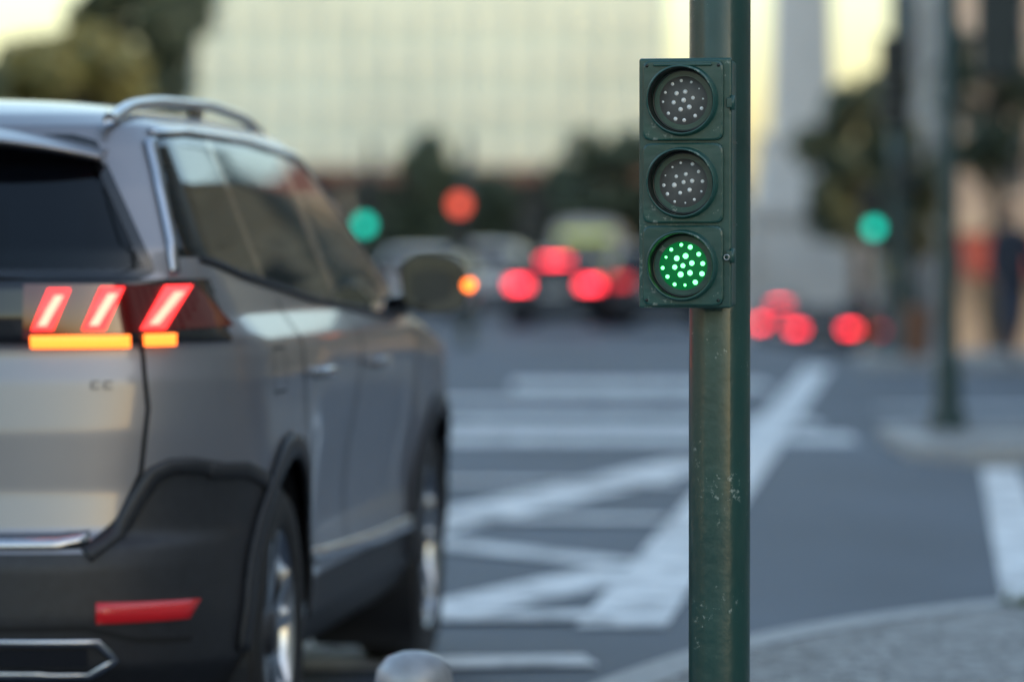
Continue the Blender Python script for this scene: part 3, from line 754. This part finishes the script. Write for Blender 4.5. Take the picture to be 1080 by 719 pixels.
boxes("roof_parapet",[(((X0+X1)/2,Y0+8,30.3),(X1-X0+.6,16.6,.6))],M['mull'],gb)
w=empty("boundary_wall",(0,0,0))
boxes("wall",[((-22,128,1.1),(42,.5,2.6)),((2.2,128,.9),(5,.5,1.8))],mat("dark_stone_wall",(.17,.155,.14),.8,var=.3,scale=1),w)
boxes("coping",[((-22,128,2.47),(42.2,.7,.14)),((2.2,128,1.87),(5.2,.7,.14))],M['brown'],w)
building("red_brick_building",-60,-13.5,165,180,5.5,2,mat("brick_red",(.25,.13,.10),.8,var=.2,scale=1),cw=3.0)

mx=W2(845,125); mb=gz(mx,125)
mo=empty("obelisk_monument",(mx,125,mb))
Ms=mat("white_limestone",(.86,.78,.70),.75,var=.10,scale=.6)
def taper(name,secs,m,par):
    V=[]
    for z_,a in secs: V+=[(-a,-a,z_),(a,-a,z_),(a,a,z_),(-a,a,z_)]
    Fc=[(i*4+j,i*4+(j+1)%4,(i+1)*4+(j+1)%4,(i+1)*4+j) for i in range(len(secs)-1) for j in range(4)]
    Fc+=[(0,1,2,3),tuple((len(secs)-1)*4+j for j in range(4))]
    o=mesh(name,V,Fc,m,par); bevel(o,.04,2)
taper("steps",[(0,3.2),(.3,3.2),(.301,2.8),(.6,2.8),(.601,2.5),(.9,2.5)],Ms,mo)
taper("pedestal",[(.9,2.2),(1.4,2.2),(1.5,2.0),(4.2,1.75),(4.4,1.95),(4.8,1.95)],Ms,mo)
taper("plinth",[(4.8,1.5),(6.6,1.25),(6.7,1.35),(7.0,1.35)],Ms,mo)
taper("shaft",[(7.0,.95),(26,.58),(27.2,0.02)],Ms,mo)
for s in (-1,1):
    V,Fc=tubevf([(s*.0,-2.0,1.4),(s*.1,-2.1,2.1),(s*.0,-2.05,2.8),(s*.0,-2.0,3.3),(s*0,-2.0,3.5),(0,-2,3.75)],[.5,.42,.3,.36,.12,.15],12)
    mesh("statue",[(v.x+s*1.9,v.y,v.z) for v in map(Vector,V)],Fc,Ms,mo,smooth=True)
    V,Fc=tubevf([(s*1.9,-2,3.2),(s*2.3,-2,3.7),(s*2.2,-1.9,4.4)],[.12,.1,.05],8); mesh("statue_arm",V,Fc,Ms,mo,smooth=True)

# ------------------------------------------------------------ trees
def tree(name,x,y,h,cr,cb,leafm,seed,n=4200,z=None,ls=.22,trunk=.22):
    r=random.Random(seed); zz_=gz(x,y) if z is None else z
    e=empty(name,(x,y,zz_)); V=[];Fc=[]
    def add(p,rad):
        a,b_=tubevf(p,rad,8); n0=len(V); V.extend(a); Fc.extend([tuple(n0+i for i in f) for f in b_])
    add([(0,0,0),(.05,.05,cb*.5),(0,0,cb),(.1,0,(cb+h)/2),(0,0,h*.93)],[trunk*1.3,trunk,trunk*.8,trunk*.5,.03])
    cl=[]
    for i in range(26):
        t=r.random(); a=r.random()*6.28; zc=cb+(h-cb)*(.08+.88*t); rr=cr*math.sqrt(max(.05,1-(2*t-.85)**2/1.4))*(.35+.6*r.random())
        c=(rr*math.cos(a),rr*math.sin(a),zc); cl.append((c,cr*(.22+.2*r.random())))
        if i<12: add([(0,0,max(cb*.8,zc-cr*.6)),(c[0]*.5,c[1]*.5,zc-cr*.2),c],[trunk*.45,trunk*.25,.02])
    mesh("trunk_and_limbs",V,Fc,M['bark'],e,smooth=True)
    V=[];Fc=[];fm=[]
    for i in range(n):
        c,rd=cl[r.randrange(len(cl))]
        d=Vector((r.gauss(0,1),r.gauss(0,1),r.gauss(0,.8))).normalized()*rd*r.random()**.4
        p=Vector(c)+d; a=Vector((r.gauss(0,1),r.gauss(0,1),r.gauss(0,1))).normalized(); b_=a.orthogonal().normalized(); s=ls*(.6+.8*r.random())
        n0=len(V); V+=[p-a*s,p+b_*s*.5,p+a*s,p-b_*s*.5]; Fc.append((n0,n0+1,n0+2,n0+3)); fm.append(0 if r.random()<.6 else 1)
    mesh("foliage",V,Fc,leafm,e,fm=fm)
M['bark']=mat("bark",(.09,.07,.05),.9,var=.3)
LG=[mat("leaf_dark",(.06,.08,.045),.6,var=.4,scale=2),mat("leaf_mid",(.11,.13,.07),.6,var=.4,scale=2)]
LY=[mat("leaf_yellow",(.30,.25,.07),.6,var=.4,scale=2),mat("leaf_olive",(.17,.17,.06),.6,var=.4,scale=2)]
tree("plane_tree",W2(85,78),78,5.6,1.5,3.0,LY,1)
tree("plane_tree",W2(150,86),86,9,1.5,3.5,LG,2)
tree("plane_tree",W2(-20,82),82,5.2,1.7,2.2,LG,3)
tree("plane_tree",W2(30,110),110,7.0,2.2,3.0,LG,12)
tree("plane_tree",W2(645,118),118,4.9,1.7,1.6,LG,4,ls=.2)
tree("plane_tree",W2(600,124),124,4.1,1.4,1.5,LG,5,ls=.2)
tree("plane_tree",W2(455,122),122,4.9,1.2,1.6,LG,6,ls=.2)
tree("plane_tree",W2(520,124),124,3.7,1.3,1.2,LG,13,ls=.2)
tree("plane_tree",W2(400,124),124,3.4,1.6,1.0,LG,14,ls=.2)
tree("plane_tree",W2(905,112),112,7.9,1.6,3.2,LG,7)
tree("plane_tree",W2(955,104),104,7.4,1.4,2.6,LG,8)
tree("plane_tree",W2(1050,98),98,8.4,1.7,4.2,LG,18,n=1100)
tree("plane_tree",W2(740,135),135,8.0,1.6,2.4,LG,10)
V=[];Fc=[]
r=random.Random(3)
for i in range(9000):
    x=r.uniform(-120,140); y=230+r.uniform(-6,6); hh=7.0+2.0*math.sin(x*.21)+1.5*math.sin(x*.57+1)
    if x>10: hh-=1.2
    z_=r.random()**.7*hh-3; s=.8
    a=Vector((r.gauss(0,1),r.gauss(0,1),r.gauss(0,1))).normalized(); b_=a.orthogonal().normalized(); p=Vector((x,y,z_)); n0=len(V)
    V+=[p-a*s,p+b_*s*.6,p+a*s,p-b_*s*.6]; Fc.append((n0,n0+1,n0+2,n0+3))
mesh("distant_trees",V,Fc,LG[0])

# ------------------------------------------------------------ people
SKIN=mat("skin",(.42,.26,.19),.5)
def person(x,y,z,rz,coat,trou,hair,step=.25):
    e=empty("pedestrian",(x,y,z),rz)
    sk=SKIN
    P=[((0,0,.95),.15),((0,0,1.15),.145),((0,0,1.36),.16),((0,0,1.47),.075),((0,0,1.54),.055),
       ((-.19,0,1.40),.075),((-.25,.03,1.12),.052),((-.25,-.08,.88),.04),((.19,0,1.40),.075),((.25,-.03,1.12),.052),((.25,-.10,.88),.04),
       ((-.10,0,.88),.10),((-.10,-step*.5,.50),.068),((-.10,-step,.09),.045),((-.10,-step-.13,.04),.04),
       ((.10,0,.88),.10),((.10,.02,.50),.068),((.10,step,.10),.045),((.10,step-.13,.04),.04)]
    E=[(0,1),(1,2),(2,3),(3,4),(2,5),(5,6),(6,7),(2,8),(8,9),(9,10),(0,11),(11,12),(12,13),(13,14),(0,15),(15,16),(16,17),(17,18)]
    me=bpy.data.meshes.new("tmp"); me.from_pydata([p[0] for p in P],E,[]); o=bpy.data.objects.new("tmp",me); scene.collection.objects.link(o)
    o.modifiers.new("s",'SKIN')
    if not me.skin_vertices:
        bm=bmesh.new(); bm.from_mesh(me); bm.verts.layers.skin.verify(); bm.to_mesh(me); bm.free()
    for i,p in enumerate(P):
        sv=me.skin_vertices[0].data[i]; sv.radius=(p[1],p[1]*.85); sv.use_root=(i==0)
    ss=o.modifiers.new("u",'SUBSURF'); ss.levels=2; ss.render_levels=2
    dg=bpy.context.evaluated_depsgraph_get(); me2=bpy.data.meshes.new_from_object(o.evaluated_get(dg))
    bpy.data.objects.remove(o)
    me2.materials.clear()
    for q in (coat,trou,sk,M['plastic']): me2.materials.append(q)
    for p in me2.polygons:
        c=p.center; p.use_smooth=True
        p.material_index=2 if c.z>1.50 or (abs(c.x)>.2 and c.z<.92) else (0 if c.z>.82 else (3 if c.z<.10 else 1))
    ob=bpy.data.objects.new("body",me2); link(ob,e)
    V=[];Fc=[]
    nu,nv=20,14
    for a in range(nv+1):
        th=math.pi*a/nv
        for b_ in range(nu):
            p=2*math.pi*b_/nu; X=math.sin(th)*math.cos(p);Y=math.sin(th)*math.sin(p);Z=math.cos(th)
            w=1-.25*max(0,-Z)
            V.append((.078*X*w,.098*Y*w-(.016 if (abs(X)<.2 and Y<-.8 and abs(Z+.1)<.25) else 0),1.645+.118*Z))
    for a in range(nv):
        for b_ in range(nu): c=(b_+1)%nu; Fc.append((a*nu+b_,a*nu+c,(a+1)*nu+c,(a+1)*nu+b_))
    fm=[1 if (np.mean([V[i][2] for i in f])>1.70 or (np.mean([V[i][1] for i in f])>.01 and np.mean([V[i][2] for i in f])>1.58)) else 0 for f in Fc]
    mesh("head",V,Fc,[sk,hair],e,fm=fm,smooth=True)
    for s in (-1,1):
        for k in range(5):
            dx=(k-2)*.014; L=[.055,.075,.08,.075,.06][k]
            V,Fc=tubevf([(s*.25+dx*.3,-.09+dx,.87),(s*.25+dx*.4,-.095+dx*1.2,.83),(s*.245+dx*.3,-.10+dx*1.1,.83-L)],[.011,.009,.007],6)
            mesh("finger",V,Fc,sk,e,smooth=True)
navy=mat("navy_coat",(.03,.035,.05),.8); jean=mat("denim",(.04,.05,.08),.8); dk=mat("dark_hair",(.02,.015,.012),.6); gry=mat("grey_coat",(.10,.10,.11),.8)
person(W2(1068,43.9),43.9,.10,math.radians(15),navy,jean,dk)
person(W2(875,100),92,gz(7.5,92),math.radians(10),navy,jean,dk)
person(W2(946,84),84,gz(8,84),math.radians(190),gry,jean,dk,.15)

lb=empty("litter_bin",(W2(976,44),44.9,.10))
lathe("bin_body",[(.13,.05),(.15,.1),(.16,.55),(.17,.57),(.17,.6),(.14,.6),(.13,.2)],mat("brown_paint",(.24,.11,.06),.6,var=.2),lb,24)
lathe("bin_post",[(.04,0),(.04,.9),(0,.92)],M['green2'],lb,16)

# ------------------------------------------------------------ light, sky, camera
wd=bpy.data.worlds.new("World"); scene.world=wd; wd.use_nodes=True; nt=wd.node_tree
bg=nt.nodes["Background"]; sk=nt.nodes.new("ShaderNodeTexSky"); sk.sky_type='NISHITA'; sk.sun_disc=False
SE,SR=math.radians(9),math.radians(112)
sk.sun_elevation=SE; sk.sun_rotation=SR; sk.dust_density=2.4; sk.air_density=1.0; sk.ozone_density=1.0
nt.links.new(sk.outputs[0],bg.inputs["Color"]); bg.inputs["Strength"].default_value=.66
sl=bpy.data.lights.new("sun",'SUN'); sl.energy=.9; sl.angle=math.radians(12); sl.color=(1,.80,.60)
so=bpy.data.objects.new("sun",sl); link(so)
dirv=Vector((math.sin(SR)*math.cos(SE),math.cos(SR)*math.cos(SE),math.sin(SE)))
so.rotation_euler=dirv.to_track_quat('Z','Y').to_euler()
cam=bpy.data.cameras.new("camera"); co=bpy.data.objects.new("camera",cam); link(co)
co.location=(0,0,H); co.rotation_euler=(math.pi/2-math.atan((359.5-VH)/F),0,0)
cam.sensor_width=36; cam.lens=F/1080*36; cam.clip_end=6000; cam.clip_start=.05
cam.dof.use_dof=True; cam.dof.focus_distance=7.04; cam.dof.aperture_fstop=2.3
scene.camera=co
scene.view_settings.view_transform='Standard'; scene.view_settings.look='None'; scene.view_settings.exposure=0
